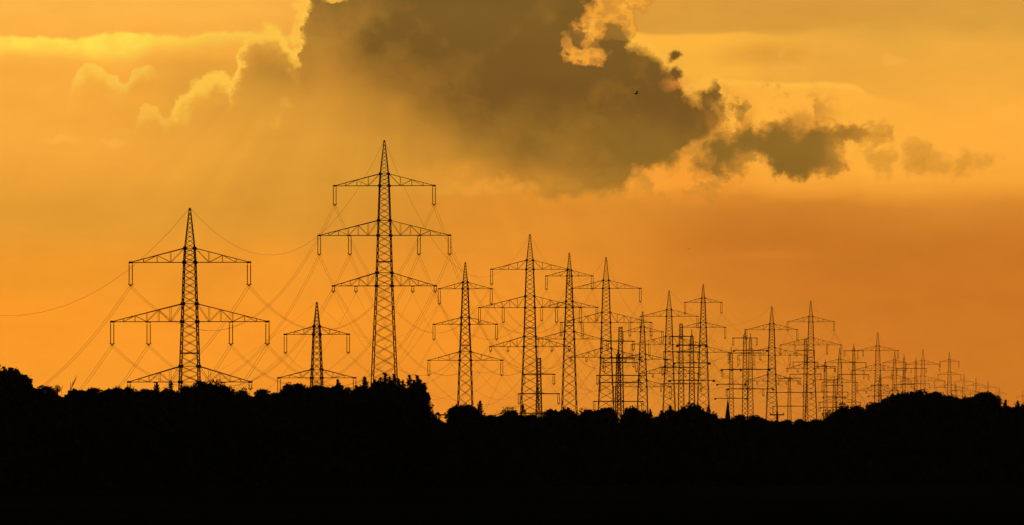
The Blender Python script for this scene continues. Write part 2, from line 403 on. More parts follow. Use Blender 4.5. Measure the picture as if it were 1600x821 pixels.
def thing(name, label, cat, loc=(0, 0, 0), rz=0.0, group=None):
    o = bpy.data.objects.new(name, None); C.objects.link(o)
    o.empty_display_size = 1
    o.location = loc; o.rotation_euler = (0, 0, rz)
    return tag(o, label, cat, group)

def tag(o, label, cat, group=None):
    o['label'] = label; o['category'] = cat
    if group: o['group'] = group
    return o

def setting(o, kind='structure'):
    o['kind'] = kind; return o

def east(px, D): return (px - 800) / F * D          # where a bearing lies at distance D
def height(py, D): return CAMZ + (645 - py) / F * D

# ------------------------------------------------------------------ the land
def terr(x, y):
    r = y
    if r < 0: z = 18.2
    elif r < 1000: z = 18.2 - 8.4 * (r / 1000) ** 1.15
    elif r < 1500: t = (r - 1000) / 500; z = 9.8 - 5.3 * t * t * (3 - 2 * t)
    else: z = 4.5
    z += .35 * math.sin(x * .021 + y * .006) * min(1, max(0, r / 200)) + .22 * math.sin(y * .017 - x * .011)
    if r > 1500:
        k = min(1, (r - 1500) / 1500)
        z += k * (1.2 * math.sin(x * .0031 + 1.0) * math.sin(y * .0017) + .6 * math.sin(y * .0043 + x * .002))
        z -= (y * y + x * x) / 1.48e7                     # the earth's curve, refraction included
    # low wooded rise on the right
    z += 3.0 * math.exp(-((x - 75) / 26) ** 2 - ((y - 1320) / 90) ** 2)
    return z

def make_ground():
    xs = []
    for i in range(-60, 61):
        t = i / 60; xs.append(math.copysign(abs(t) ** 2.4 * 11800, t) + t * 200)
    ys = [-400, -200, -80, -30]
    y = 0.0
    while y < 25000: ys.append(y); y += max(6.0, y * .035 if y < 900 or y > 1700 else 30)
    v = [(x, y, terr(x, y)) for y in ys for x in xs]
    n = len(xs)
    f = [(j * n + i, j * n + i + 1, (j + 1) * n + i + 1, (j + 1) * n + i) for j in range(len(ys) - 1) for i in range(n - 1)]
    me = bpy.data.meshes.new('ground'); me.from_pydata(v, [], f); me.materials.append(M_field)
    for p in me.polygons: p.use_smooth = True
    setting(link(me, 'ground'))
make_ground()

# ------------------------------------------------------------------ pylons
def interp(prof, t):
    for (a, wa), (b, wb) in zip(prof, prof[1:]):
        if t <= b: return wa + (wb - wa) * (t - a) / (b - a)
    (a, wa), (b, wb) = prof[-2:]
    return wb + (wb - wa) / (b - a) * (t - b)

def lattice(mb, prof, levels, H, leg, brace, k, step=None, tip=True):
    """four-legged lattice shaft; depth is counted downwards from the tip, the foot lies at H"""
    def corner(t, i):
        h = interp(prof, t) / 2; sx, sy = ((-1, -1), (1, -1), (1, 1), (-1, 1))[i]
        return Vector((sx * h, sy * h, H - t))
    stops = sorted(set([levels[0]] + levels[1:] + [H]))
    ts = [stops[0]]
    for a, b in zip(stops, stops[1:]):
        seq = [a]
        while seq[-1] < b: seq.append(seq[-1] + max(interp(prof, seq[-1]) * k, .85))
        if len(seq) > 2 and seq[-1] - b > b - seq[-2]: seq.pop()
        ts += [a + (q - a) * (b - a) / (seq[-1] - a) for q in seq[1:]]
    for i in range(4):
        for a, b in zip(ts, ts[1:]): mb.bar(corner(a, i), corner(b, i), leg * (.65 if b <= stops[1] + .01 and tip else 1))
    for a, b in zip(ts, ts[1:]):
        for i in range(4):
            j = (i + 1) % 4
            bw = brace * (.7 if b <= stops[1] + .01 and tip else 1)
            mb.bar(corner(a, i), corner(b, j), bw); mb.bar(corner(a, j), corner(b, i), bw)
    for t in stops[1:-1]:
        for i in range(4): mb.bar(corner(t, i), corner(t, (i + 1) % 4), brace * 1.2)

def insulator(name, parent, x, z, L, sep, steel=M_steel):
    """twin hanging string with a yoke at its foot"""
    key = (round(L, 2), round(sep, 2))
    if key not in INS:
        mb = MB()
        n = max(4, int(L / .42))
        for s in (-1, 1):
            prof = [(.035, -L + .35)]
            for q in range(n):
                z0 = -L + .4 + (L - .75) * q / n; dz = (L - .75) / n
                prof += [(.06, z0), (.125, z0 + dz * .35), (.06, z0 + dz * .7)]
            prof += [(.035, -.3), (.035, 0)]
            mb.lathe(prof, s * sep / 2, 0)
        mb.box((0, 0, -.06), sep + .35, .22, .14)
        mb.box((0, 0, -L + .33), sep + .5, .16, .12)
        mb.box((0, 0, -L + .12), sep * .7, .3, .24)
        INS[key] = mb.mesh(name, M_porcelain)
    return link(INS[key], name, parent, (x, 0, z))
INS = {}

def arm_mesh(side, x0, L, d, w0, nb, chord, brace, inner=()):
    """one triangular cantilever: bottom chords level, top chords sloping to the point; local z=0 is the bottom chord"""
    mb = MB(); S = side
    tip = Vector((S * L, 0, 0))
    B = lambda t, s: Vector((S * (x0 + (L - x0) * t), s * w0 / 2 * (1 - t * .93), 0))
    T = lambda t, s: Vector((S * (x0 + (L - x0) * t), s * w0 / 2 * (1 - t * .93), d * (1 - t)))
    for s in (-1, 1):
        mb.bar(B(0, s), B(1, s), chord); mb.bar(T(0, s), T(1, s), chord)
        for i in range(1, nb):
            t = i / nb
            mb.bar(B(t, s), T(t, s), brace)
        for i in range(nb):
            a, b = i / nb, (i + 1) / nb
            if i % 2 == 0: mb.bar(T(a, s), B(b, s), brace)
            else: mb.bar(B(a, s), T(b, s), brace)
    for i in range(nb):
        a, b = i / nb, (i + 1) / nb
        mb.bar(B(a, -1), B(b, 1), brace); mb.bar(B(b, -1), B(b, 1), brace); mb.bar(T(b, -1), T(b, 1), brace)
    mb.box((S * (L - .05), 0, .05), .5, .45, .3)
    return mb

TYPES = {}
# A: three levels, ten hanging points;  B: three levels, six hanging points
TYPES['A'] = dict(prof=[(0, .22), (7.7, 1.85), (10.4, 2.15), (21.7, 2.9), (33.2, 3.6), (54, 5.4)], leg=.20, brace=.075, k=.55,
                  arms=[(10.4, 11.5, 2.7, 4, [(11.35, 4.5)]), (21.7, 15.05, 3.4, 6, [(14.9, 4.5), (7.9, 4.5)]), (33.2, 11.8, 3.0, 5, [(11.65, 1.5), (6.5, 1.5)])])
TYPES['B'] = dict(prof=[(0, .2), (5.9, 1.35), (7.7, 1.6), (18, 2.4), (28.5, 3.3), (42.6, 4.2)], leg=.21, brace=.09, k=.74,
                  arms=[(7.7, 7.75, 1.9, 3, [(7.55, 4.5)]), (18.0, 9.3, 2.0, 3, [(9.1, 4.5)]), (28.4, 10.8, 2.5, 3, [(10.6, 4.5)])])

def pylon(kind, px, tip, sc, label, yaw, name='lattice_pylon', simple=False, group=None):
    T = TYPES[kind]; D = F / sc; x = east(px, D); zt = height(tip, D)
    zg = terr(x, D) - .3; H = zt - zg
    root = thing(name, label, 'pylon', (x, D, zg), yaw, group)
    roots = [(a[0] - a[2]) for a in T['arms']]
    lv = [.01] + sorted([a[0] for a in T['arms']] + roots)
    fat = 1.0 if sc > 4 else 1.0 + (4 - sc) * .05
    mb = MB(); lattice(mb, T['prof'], lv, H, T['leg'] * fat, T['brace'] * fat, T['k'])
    for t in lv[1:]:                                         # gusset plates where the arms meet the legs
        h = interp(T['prof'], t) / 2
        for sx in (-1, 1):
            for sy in (-1, 1): mb.box((sx * h, sy * (h + .04), H - t), .5, .08, .6)
    t = T['arms'][1][0] + 6                                  # a resting platform
    h = interp(T['prof'], t) / 2
    for s in (-1, 1): mb.bar((-h, s * h, H - t), (h, s * h, H - t), .24)
    mb.build('mast', M_steel, root)
    pts = []
    for ai, (t, L, d, nb, hang) in enumerate(T['arms']):
        w0 = interp(T['prof'], t); r0 = interp(T['prof'], t - d)
        for s in (-1, 1):
            key = (kind, ai, s, fat)
            if key not in ARM:
                ARM[key] = arm_mesh(s, w0 / 2 * .98, L, d, r0, nb, 0.135 * fat, .065 * fat).mesh('cross_arm', M_steel)
            arm = link(ARM[key], 'cross_arm', root, (0, 0, H - t))
            for hx, hl in hang:
                insulator('insulator', arm, s * hx, -.05, hl, .62 if hl > 2 else .5)
                pts.append((ai, s, hx, Vector((x, D, zg + H - t)) + Matrix.Rotation(yaw, 3, 'Z') @ Vector((s * hx, 0, 0)) - Vector((0, 0, hl + .05))))
    return dict(root=root, pts=pts, top=Vector((x, D, zt)), D=D)
ARM = {}

def rail_pylon(px, top, sc, arms, label, yaw, style='box', tension=False, name='lattice_mast', group=None):
    """slim square mast with straight level beams"""
    D = F / sc; x = east(px, D); zt = height(top, D); zg = terr(x, D) - .3; H = zt - zg
    root = thing(name, label, 'pylon', (x, D, zg), yaw, group)
    mb = MB(); prof = [(0, 1.0), (6, 1.2), (40, 2.5)]
    if style == 'point': prof = [(0, .05), (2.2, .12), (2.9, .95), (6, 1.2), (40, 2.5)]
    fat = 1.0 if sc > 4 else 1.0 + (4 - sc) * .05
    lattice(mb, prof, [.01, 2.9, 6.0] if style == 'point' else [.01, 5.0], H, .185 * fat, .09 * fat, .85, tip=False)
    if style == 'box':
        for z in (H, H - 1.3):
            for s in (-1, 1):
                mb.bar((-.5, s * .5, z), (.5, s * .5, z), .2); mb.bar((s * .5, -.5, z), (s * .5, .5, z), .2)
    mb.build('mast', M_steel_dark, root)
    pts = []
    for ai, (ay, hp) in enumerate(arms):
        L = hp / sc; z = H - (ay - top) / sc
        a = MB(); w = interp(prof, H - z) / 2 + .12
        for s in (-1, 1):
            a.bar((-L, s * .1, z), (0, s * w, z), .26 * fat, .32 * fat); a.bar((0, s * w, z), (L, s * .1, z), .32 * fat, .26 * fat)
        n = max(3, int(L / 1.2))
        for i in range(-n, n):
            p, q = i / n, (i + 1) / n
            a.bar((L * p, w * (1 - abs(p)), z), (L * q, -w * (1 - abs(q)), z), .08)
        a.bar((-w * 2.5, 0, z), (0, 0, z + .7), .1); a.bar((w * 2.5, 0, z), (0, 0, z + .7), .1)
        arm = a.build('cross_arm', M_steel_dark, root)
        for s in (-1, 1):
            o = Vector((x, D, zg)); R = Matrix.Rotation(yaw, 3, 'Z')
            if tension:
                t = MB()
                for f in (-1, 1):
                    t.tube([(s * (L - .3), f * .1, z - .1), (s * (L - .3), f * 2.2, z - .35)], .17, 6)
                t.box((s * (L - .3), 0, z - .25), .9, 1.2, .7)
                t.build('insulator', M_porcelain, arm)
                pts.append((ai, s, L, o + R @ Vector((s * (L - .3), 0, z - .4))))
            else:
                insulator('insulator', arm, s * (L - .35), z - .1, 2.9, .5)
                pts.append((ai, s, L, o + R @ Vector((s * (L - .35), 0, z - 3.0))))
    return dict(root=root, pts=pts, top=Vector((x, D, zt)), D=D)

def yaws(L):
    P = [(east(p[0], F / p[2]), F / p[2]) for p in L]; out = []
    for i in range(len(P)):
        a = P[max(0, i - 1)]; b = P[min(len(P) - 1, i + 1)]
        out.append(-math.atan2(b[0] - a[0], b[1] - a[1]))
    return out

GA = 'tall lattice pylons with three broad arms'
A_LINE = [
    (-396, 229, 10.4, 'lattice pylon at the near end of the row, left of all others'),
    (296.5, 325, 8.2, 'large lattice pylon on the far left, its lowest arms touching the tree tops'),
    (600.5, 219, 6.87, 'tallest lattice pylon, standing right of centre-left behind the spruce grove'),
    (828, 366, 5.3, 'tall pylon with three broad arms just right of the middle of the picture'),
    (947, 402, 4.72, 'broad-armed pylon right of the sharp-tipped narrow one, a slim mast at its side'),
    (1045.5, 454, 3.92, 'broad-armed pylon between the short narrow pylon and the pair of slim masts'),
    (1206, 479, 3.52, 'broad-armed pylon in the far row, left one of the two large ones there'),
    (1267, 470, 3.2, 'broad-armed pylon in the far row, right one of the two large ones there'),
    (1371.5, 519.5, 2.76, 'small distant broad-armed pylon left above the wooded rise'),
    (1442, 545.8, 2.3, 'small distant broad-armed pylon right above the top of the wooded rise'),
    (1506, 583.5, 1.3, 'tiny far pylon behind the saddle of the wooded rise'),
    (1525, 590, 1.22, 'tiny far pylon left above the last round hump of trees'),
    (1543.5, 594, 1.17, 'tiny far pylon peeping above the last round hump of trees'),
    (1561, 605, .98, 'tiny far pylon on the right slope of the last hump of trees'),
    (1598, 611, .85, 'farthest tiny pylon at the right edge of the picture')]
ya = yaws(A_LINE)
ya[1] = ya[2] = -.085
A = [pylon('A', p[0], p[1], p[2], p[3], y, group=GA) for p, y in zip(A_LINE, ya)]
GB = 'narrow lattice pylons with three pairs of arms'
B_LINE = [
    (-480, 440, 8.6, 'narrow pylon near the left end of its row, beyond the big left pylon'),
    (495, 472, 6.6, 'small narrow pylon between the two largest ones, trees up to its second arms'),
    (727, 410, 5.4, 'narrow pylon standing free in the gap right of the tallest pylon'),
    (889.6, 395, 4.76, 'narrow sharp-tipped pylon close to the right of the middle broad-armed one'),
    (1004, 487, 4.15, 'low narrow pylon left of the broad-armed one with the pair of slim masts'),
    (1098.8, 444, 3.77, 'narrow pylon rising above its neighbours, right of the pair of slim masts'),
    (1312, 544, 3.0, 'small narrow pylon beside the T-topped mast, behind the wooded rise'),
    (1398, 549, 2.35, 'small narrow pylon between the two distant broad-armed ones'),
    (1483.5, 550.6, 1.95, 'small narrow pylon standing alone right above the saddle of the wooded rise')]
yb = yaws(B_LINE)
B = [pylon('B', p[0], p[1], p[2], p[3], y, group=GB) for p, y in zip(B_LINE, yb)]

GC = 'slim masts with straight level beams'
C1 = [
    (842, 560, 5.5, [(585, 25.5), (615.5, 33), (646, 37)], 'slim mast overlapping the right leg of the middle broad-armed pylon', 'box', 0),
    (969.5, 511.7, 5.0, [(533.4, 22), (567, 27), (598, 34)], 'slim box-topped mast right beside the broad-armed pylon, its top clear', 'box', 0),
    (1064.3, 506.6, 4.3, [(526, 19), (550, 28), (574.4, 31), (600, 33)], 'left and taller one of the pair of slim masts, with an open box top', 'box', 0),
    (1164, 513.7, 3.9, [(528.5, 19.8), (552, 25.5), (577.6, 37), (608, 30)], 'slim mast with a T top, left one of the crossing pair', 'point', 0),
    (1258.5, 530, 3.1, [(548, 14.5), (566, 20), (585, 25)], 'slim mast almost hidden behind the right large pylon of the far row', 'box', 0),
    (1334, 537, 2.9, [(548.5, 15.5), (567, 20), (585.5, 24)], 'distant slim mast with a pronged T top left of the wooded rise', 'point', 0),
    (1431, 559, 2.3, [(576, 17), (600, 22)], 'distant slim mast touching the broad-armed pylon above the wooded rise', 'point', 0)]
C2 = [
    (966, 541, 4.9, [(560, 26), (587, 34.5), (627.5, 39.5)], 'slim mast with long low beams, half hidden by the box-topped one in front', 'point', 0),
    (1081, 515, 4.4, [(540, 24), (567.4, 29), (594.6, 36), (636, 13)], 'right one of the pair of slim masts, with thick ends on its beams', 'point', 1),
    (1172.6, 521, 3.9, [(547.7, 27), (577.4, 31), (608, 36.5)], 'slim mast with a pointed top, right one of the crossing pair', 'point', 1),
    (1233.3, 591, 3.3, [(591.4, 18), (613.5, 36), (635, 27)], 'low slim mast with a flat beam on its very top between two large pylons', 'box', 0),
    (1289.6, 562, 2.95, [(573, 16), (594, 20), (613, 36)], 'slim mast right beside the right large broad-armed pylon of the far row', 'point', 0),
    (1303.5, 588, 2.8, [(602.5, 13.5), (620.6, 18), (637, 22)], 'low distant mast with three level beams just above the first trees of the rise', 'point', 1),
    (1374.5, 586, 2.6, [(602, 13.5), (619, 18.5)], 'low distant mast below the broad-armed pylon left of the wooded rise', 'point', 1),
    (1412.6, 554, 2.45, [(576, 12), (601, 16)], 'distant slim mast left of the top of the wooded rise', 'point', 0),
    (1493, 598, 1.6, [(610, 9), (619, 11)], 'tiny far mast between the two humps of trees', 'point', 0)]
C3 = [(1142.5, 542.6, 3.7, [(578, 16), (600.7, 23), (622.7, 26)], 'slim pointed mast directly right of the church spire', 'point', 1)]
def rail(L):
    return [rail_pylon(p[0], p[1], p[2], p[3], p[4], y, p[5], bool(p[6]), group=GC) for p, y in zip(L, yaws(L))]
R1, R2, R3 = rail(C1), rail(C2), rail(C3)
R2x = R2[:2] + R3 + R2[2:]

# ------------------------------------------------------------------ conductors, each running from mast to mast along its whole line
def strand(P, sags, offs, r, name, label, group, seg=18):
    mb = MB()
    for ox, oz in offs:
        pts = []
        for i, (a, b) in enumerate(zip(P, P[1:])):
            n = seg if i < 5 else max(8, seg // 2)
            s = sags[min(i, len(sags) - 1)]
            for q in range(n + (1 if i == len(P) - 2 else 0)):
                t = q / n
                p = a.lerp(b, t); p = Vector((p.x + ox, p.y, p.z + oz - 4 * s * t * (1 - t)))
                pts.append(p)
        mb.tube(pts, r, 4)
    o = mb.build(name, M_cable)
    return tag(o, label, 'power cable', group)

SA = [27.5, 17, 21, 12, 18, 12, 12, 16, 17, 30, 12, 12, 20, 20]
SB = [26, 15, 13, 14, 12, 12, 14, 14]
SIDE = {-1: 'left', 1: 'right'}
FOUR = [(-.26, 0), (.26, 0)]
TWO = [(-.2, 0), (.2, 0)]
strand([t['top'] for t in A], [23, 16.5, 21, 11, 16, 11, 11, 14, 15, 26], [(0, 0)], .022, 'earth_wire',
       'single thin wire running over the tips of the broad-armed pylons', 'wires over the pylon tips')
strand([t['top'] for t in B], SB, [(0, 0)], .014, 'earth_wire',
       'single thin wire running over the tips of the narrow pylons', 'wires over the pylon tips')
LV = ['upper', 'middle', 'lowest']
for k, (ai, s, hx, _) in enumerate(A[0]['pts']):
    where = '' if ai == 0 else (' outer' if hx > 9 else ' inner')
    P = [t['pts'][k][3] for t in A]
    if ai < 2:
        strand(P, SA, FOUR, .023, 'conductor_bundle', f'bundled cable hanging from the {SIDE[s]} {LV[ai]}{where} insulators of the broad-armed pylons', 'bundled cables of the broad-armed pylons')
    else:
        strand(P, [v * .9 for v in SA], [(0, 0)], .016, 'conductor', f'single cable hanging from the {SIDE[s]} {LV[ai]}{where} insulators of the broad-armed pylons', 'single cables of the broad-armed pylons')
for k, (ai, s, hx, _) in enumerate(B[0]['pts']):
    strand([t['pts'][k][3] for t in B], SB, TWO, .016, 'conductor_bundle', f'twin cable hanging from the {SIDE[s]} {LV[ai]} insulators of the narrow pylons', 'twin cables of the narrow pylons')
for L, w in ((R1, 'row led by the box-topped slim mast'), (R2x, 'row led by the long-beamed slim mast')):
    for k in range(4):
        ai, s = L[0]['pts'][k][:2]
        strand([t['pts'][k][3] for t in L], [7, 7, 7, 6, 5, 6, 8, 8, 10], [(0, 0)], .02, 'conductor', f'thin cable from the {SIDE[s]} {("top", "second")[ai]} beams, {w}', 'thin cables of the slim masts', 12)

# ------------------------------------------------------------------ trees
OUT = [(-80, 585), (-30, 577), (0, 575), (15, 573), (30, 577), (42, 588), (50, 603), (56, 611), (62, 608), (72, 604), (82, 606), (88, 611), (96, 616), (103, 617), (110, 613), (118, 609), (130, 610), (140, 608), (150, 611), (165, 611), (178, 609), (184, 605), (192, 608), (205, 607), (220, 609), (235, 610), (244, 607), (255, 610), (268, 606), (280, 608), (292, 604), (305, 602), (316, 598), (325, 602), (335, 598), (345, 600), (358, 605), (370, 610), (380, 613), (393, 618), (400, 616), (408, 610), (418, 612), (430, 615), (438, 613), (445, 605), (455, 600), (465, 600), (475, 603), (490, 602), (500, 603), (512, 605), (522, 604), (528, 600), (536, 607), (545, 610), (556, 606), (568, 600), (580, 603), (590, 600), (600, 595), (612, 600), (625, 603), (635, 600), (645, 596), (655, 600), (663, 603), (669, 612), (671, 640), (674, 654), (690, 656), (697, 657), (702, 648), (708, 638), (718, 632), (730, 632), (738, 636), (744, 642), (750, 640), (758, 645), (766, 649), (778, 651), (785, 647), (792, 642), (805, 643), (817, 643), (826, 646), (835, 650), (848, 649), (858, 642), (868, 643), (876, 641), (885, 638), (895, 640), (905, 645), (915, 640), (925, 643), (932, 641), (942, 637), (955, 638), (960, 645), (964, 658), (970, 654), (978, 642), (986, 637), (996, 637), (1003, 642), (1010, 645), (1022, 648), (1030, 644), (1040, 640), (1050, 639), (1060, 640), (1070, 642), (1078, 636), (1086, 633), (1094, 638), (1104, 642), (1114, 645), (1122, 652), (1130, 657), (1150, 655), (1160, 652), (1175, 651), (1183, 650), (1192, 655), (1205, 659), (1230, 658), (1260, 657), (1285, 658), (1290, 648), (1297, 642), (1306, 640), (1318, 635), (1330, 636), (1345, 638), (1352, 636), (1365, 630), (1380, 624), (1395, 618), (1412, 614), (1432, 611), (1450, 613), (1470, 615), (1490, 620), (1508, 622), (1520, 619), (1532, 614), (1545, 614), (1556, 620), (1566, 632), (1574, 630), (1582, 638), (1590, 631), (1600, 632), (1700, 628)]
def belt(px): return 1090 + 200 * px / 1600

def rdir(r):
    z = r.uniform(-1, 1); a = r.uniform(0, 2 * math.pi); h = math.sqrt(1 - z * z)
    return Vector((h * math.cos(a), h * math.sin(a), z))

def leaves(mb, c, n, size, r, flat=0.0):
    pass

def crown_round(seed, n=3000, lobes=11, low=.02, leaf=.034, ragged=.3, open_=0.0):
    """crown of a broadleaf tree of height 1 and width 1, leaf clumps gathered round boughs"""
    r = random.Random(seed); mb = MB(); L = []
    for i in range(lobes):
        t = (i + .5) / lobes; z = .14 + .66 * t
        w = math.sin(math.pi * (.12 + .80 * t)) ** .6
        a = i * 2.4 + r.uniform(-.5, .5); d = r.uniform(.16, .30) * w
        L.append((Vector((d * math.cos(a), d * math.sin(a), z + r.uniform(-.05, .05))), r.uniform(.15, .24)))
    L.append((Vector((r.uniform(-.05, .05), 0, .80)), .2)); L.append((Vector((0, 0, .5)), .34)); L.append((Vector((0, 0, .3)), .3))
    for i in range(n):
        c, R = L[r.randrange(len(L))]
        d = rdir(r); rad = R * (r.random() ** .4) * (1 + r.uniform(0, ragged) * (r.random() < .3))
        if open_ and math.sin(d.x * 7 + c.z * 19) * math.cos(d.z * 8 + seed) > .75 - open_: continue
        p = c + Vector((d.x * rad, d.y * rad, d.z * rad * .85))
        s = leaf * r.uniform(.6, 1.5)
        u = rdir(r) * s; v = rdir(r).cross(u.normalized()) * s
        mb.leaf(p, u, v)
    for i in range(34):                                       # sprigs reaching out of the crown
        c, R = L[r.randrange(len(L))]; d = rdir(r); d.z = abs(d.z); d.normalize()
        ln = r.uniform(.04, .12)
        for q in range(9):
            p = c + d * (R * .92 + ln * q / 8) + rdir(r) * .008
            mb.leaf(p, rdir(r) * leaf * .5, rdir(r) * leaf * .5)
    for c, R in L[::2]:                                       # boughs inside the crown
        mb.tube([(0, 0, 0), (c.x * .5, c.y * .5, c.z / 2), tuple(c)], .014, 4, .005)
    return mb

def crown_spruce(seed, n=3400):
    """width 1, height 3"""
    r = random.Random(seed); mb = MB(); tiers = 24
    for i in range(tiers):
        t = i / (tiers - 1); z = 2.93 * t
        R = .5 * (1 - t) ** .58 * r.uniform(.66, 1.12) + .04
        nb = 9 if t < .7 else 6
        for b in range(nb):
            a = 2 * math.pi * (b + r.random() * .8) / nb
            Rb = R * r.uniform(.65, 1.15); d = Vector((math.cos(a), math.sin(a), 0))
            for q in range(int(n / tiers / nb * (1.5 - t))):
                k = r.random() ** .6
                p = d * (Rb * k) + Vector((0, 0, z + .10 * k * k + r.uniform(-.05, .05) - .05 * k))
                p += d.cross(Vector((0, 0, 1))) * r.uniform(-.07, .07) * (1.15 - k)
                s = r.uniform(.025, .05)
                mb.leaf(p, (d * r.uniform(.6, 1.4) + rdir(r) * .5) * s, rdir(r) * s * .8)
    for q in range(90):
        z = r.uniform(2.6, 3.0); k = (3 - z) * .22
        mb.leaf(Vector((r.uniform(-k, k), r.uniform(-k, k), z)), rdir(r) * .03, Vector((0, 0, 1)) * .04)
    return mb

def trunk(seed, h, w=.02):
    r = random.Random(seed); mb = MB()
    x = r.uniform(-.01, .01)
    mb.tube([(0, 0, -.02), (0, 0, .02), (x, 0, .5), (0, 0, 1)], w, 8, w * .45)
    for k in range(5):
        a = k * 2.3 + r.random(); z = r.uniform(.45, .9)
        mb.tube([(x, 0, z), (x + .06 * math.cos(a), .06 * math.sin(a), z + .04), (x + .12 * math.cos(a), .12 * math.sin(a), z + .10)], w * .4, 5, w * .12)
    return mb

BANK = {'round': [], 'open': [], 'spruce': [], 'bush': []}
for i in range(4): BANK['round'].append((crown_round(20 + i).mesh('crown', (M_leaf, M_leaf2)[i % 2]), trunk(i, 1).mesh('trunk', M_bark)))
for i in range(2): BANK['open'].append((crown_round(40 + i, 1700, 14, .0, .03, .5, .55).mesh('crown', M_leaf2), trunk(9 + i, 1).mesh('trunk', M_bark)))
for i in range(3): BANK['spruce'].append((crown_spruce(60 + i).mesh('crown', M_needle), trunk(19 + i, 1, .015).mesh('trunk', M_bark)))
for i in range(3): BANK['bush'].append((crown_round(80 + i, 2400, 9, .0, .042, .4).mesh('crown', (M_leaf, M_leaf2)[i % 2]), trunk(29 + i, 1, .014).mesh('trunk', M_bark)))
TN = {'round': 'broadleaf_tree', 'open': 'broadleaf_tree', 'spruce': 'spruce_tree', 'bush': 'bush'}
tree_no = [0]
def tree(kind, px, top, wpx, label, D=None, group=None):
    D = D or belt(px) + rnd.uniform(-22, 22)
    x = east(px, D); zt = height(top, D); zg = terr(x, D) - .2
    h = zt - zg
    if kind == 'spruce':
        w = min(wpx * 2.1 / F * D, h * .5); ch = 3 * w; top_k = 3.0
    else:
        w = max(wpx * 1.5, 34 if kind != 'open' else 26) / F * D; ch = w * (.85 if kind == 'round' else 1.0 if kind == 'open' else .6)
    if label.startswith('slender'): w = 1.3; ch = 1.2
    root = thing(TN[kind], label, 'bush' if kind == 'bush' else 'tree', (x, D, zg), rnd.uniform(0, 6.28), group or ('bushes of the tree belt' if kind == 'bush' else 'trees of the dark tree belt'))
    cm, tm = BANK[kind][tree_no[0] % len(BANK[kind])]; tree_no[0] += 1
    c = link(cm, 'crown', root, (0, 0, h - ch)); c.scale = (w, w, w if kind == 'spruce' else ch)
    t = link(tm, 'trunk', root); t.scale = (h * .9, h * .9, h - ch * .45)
    return root

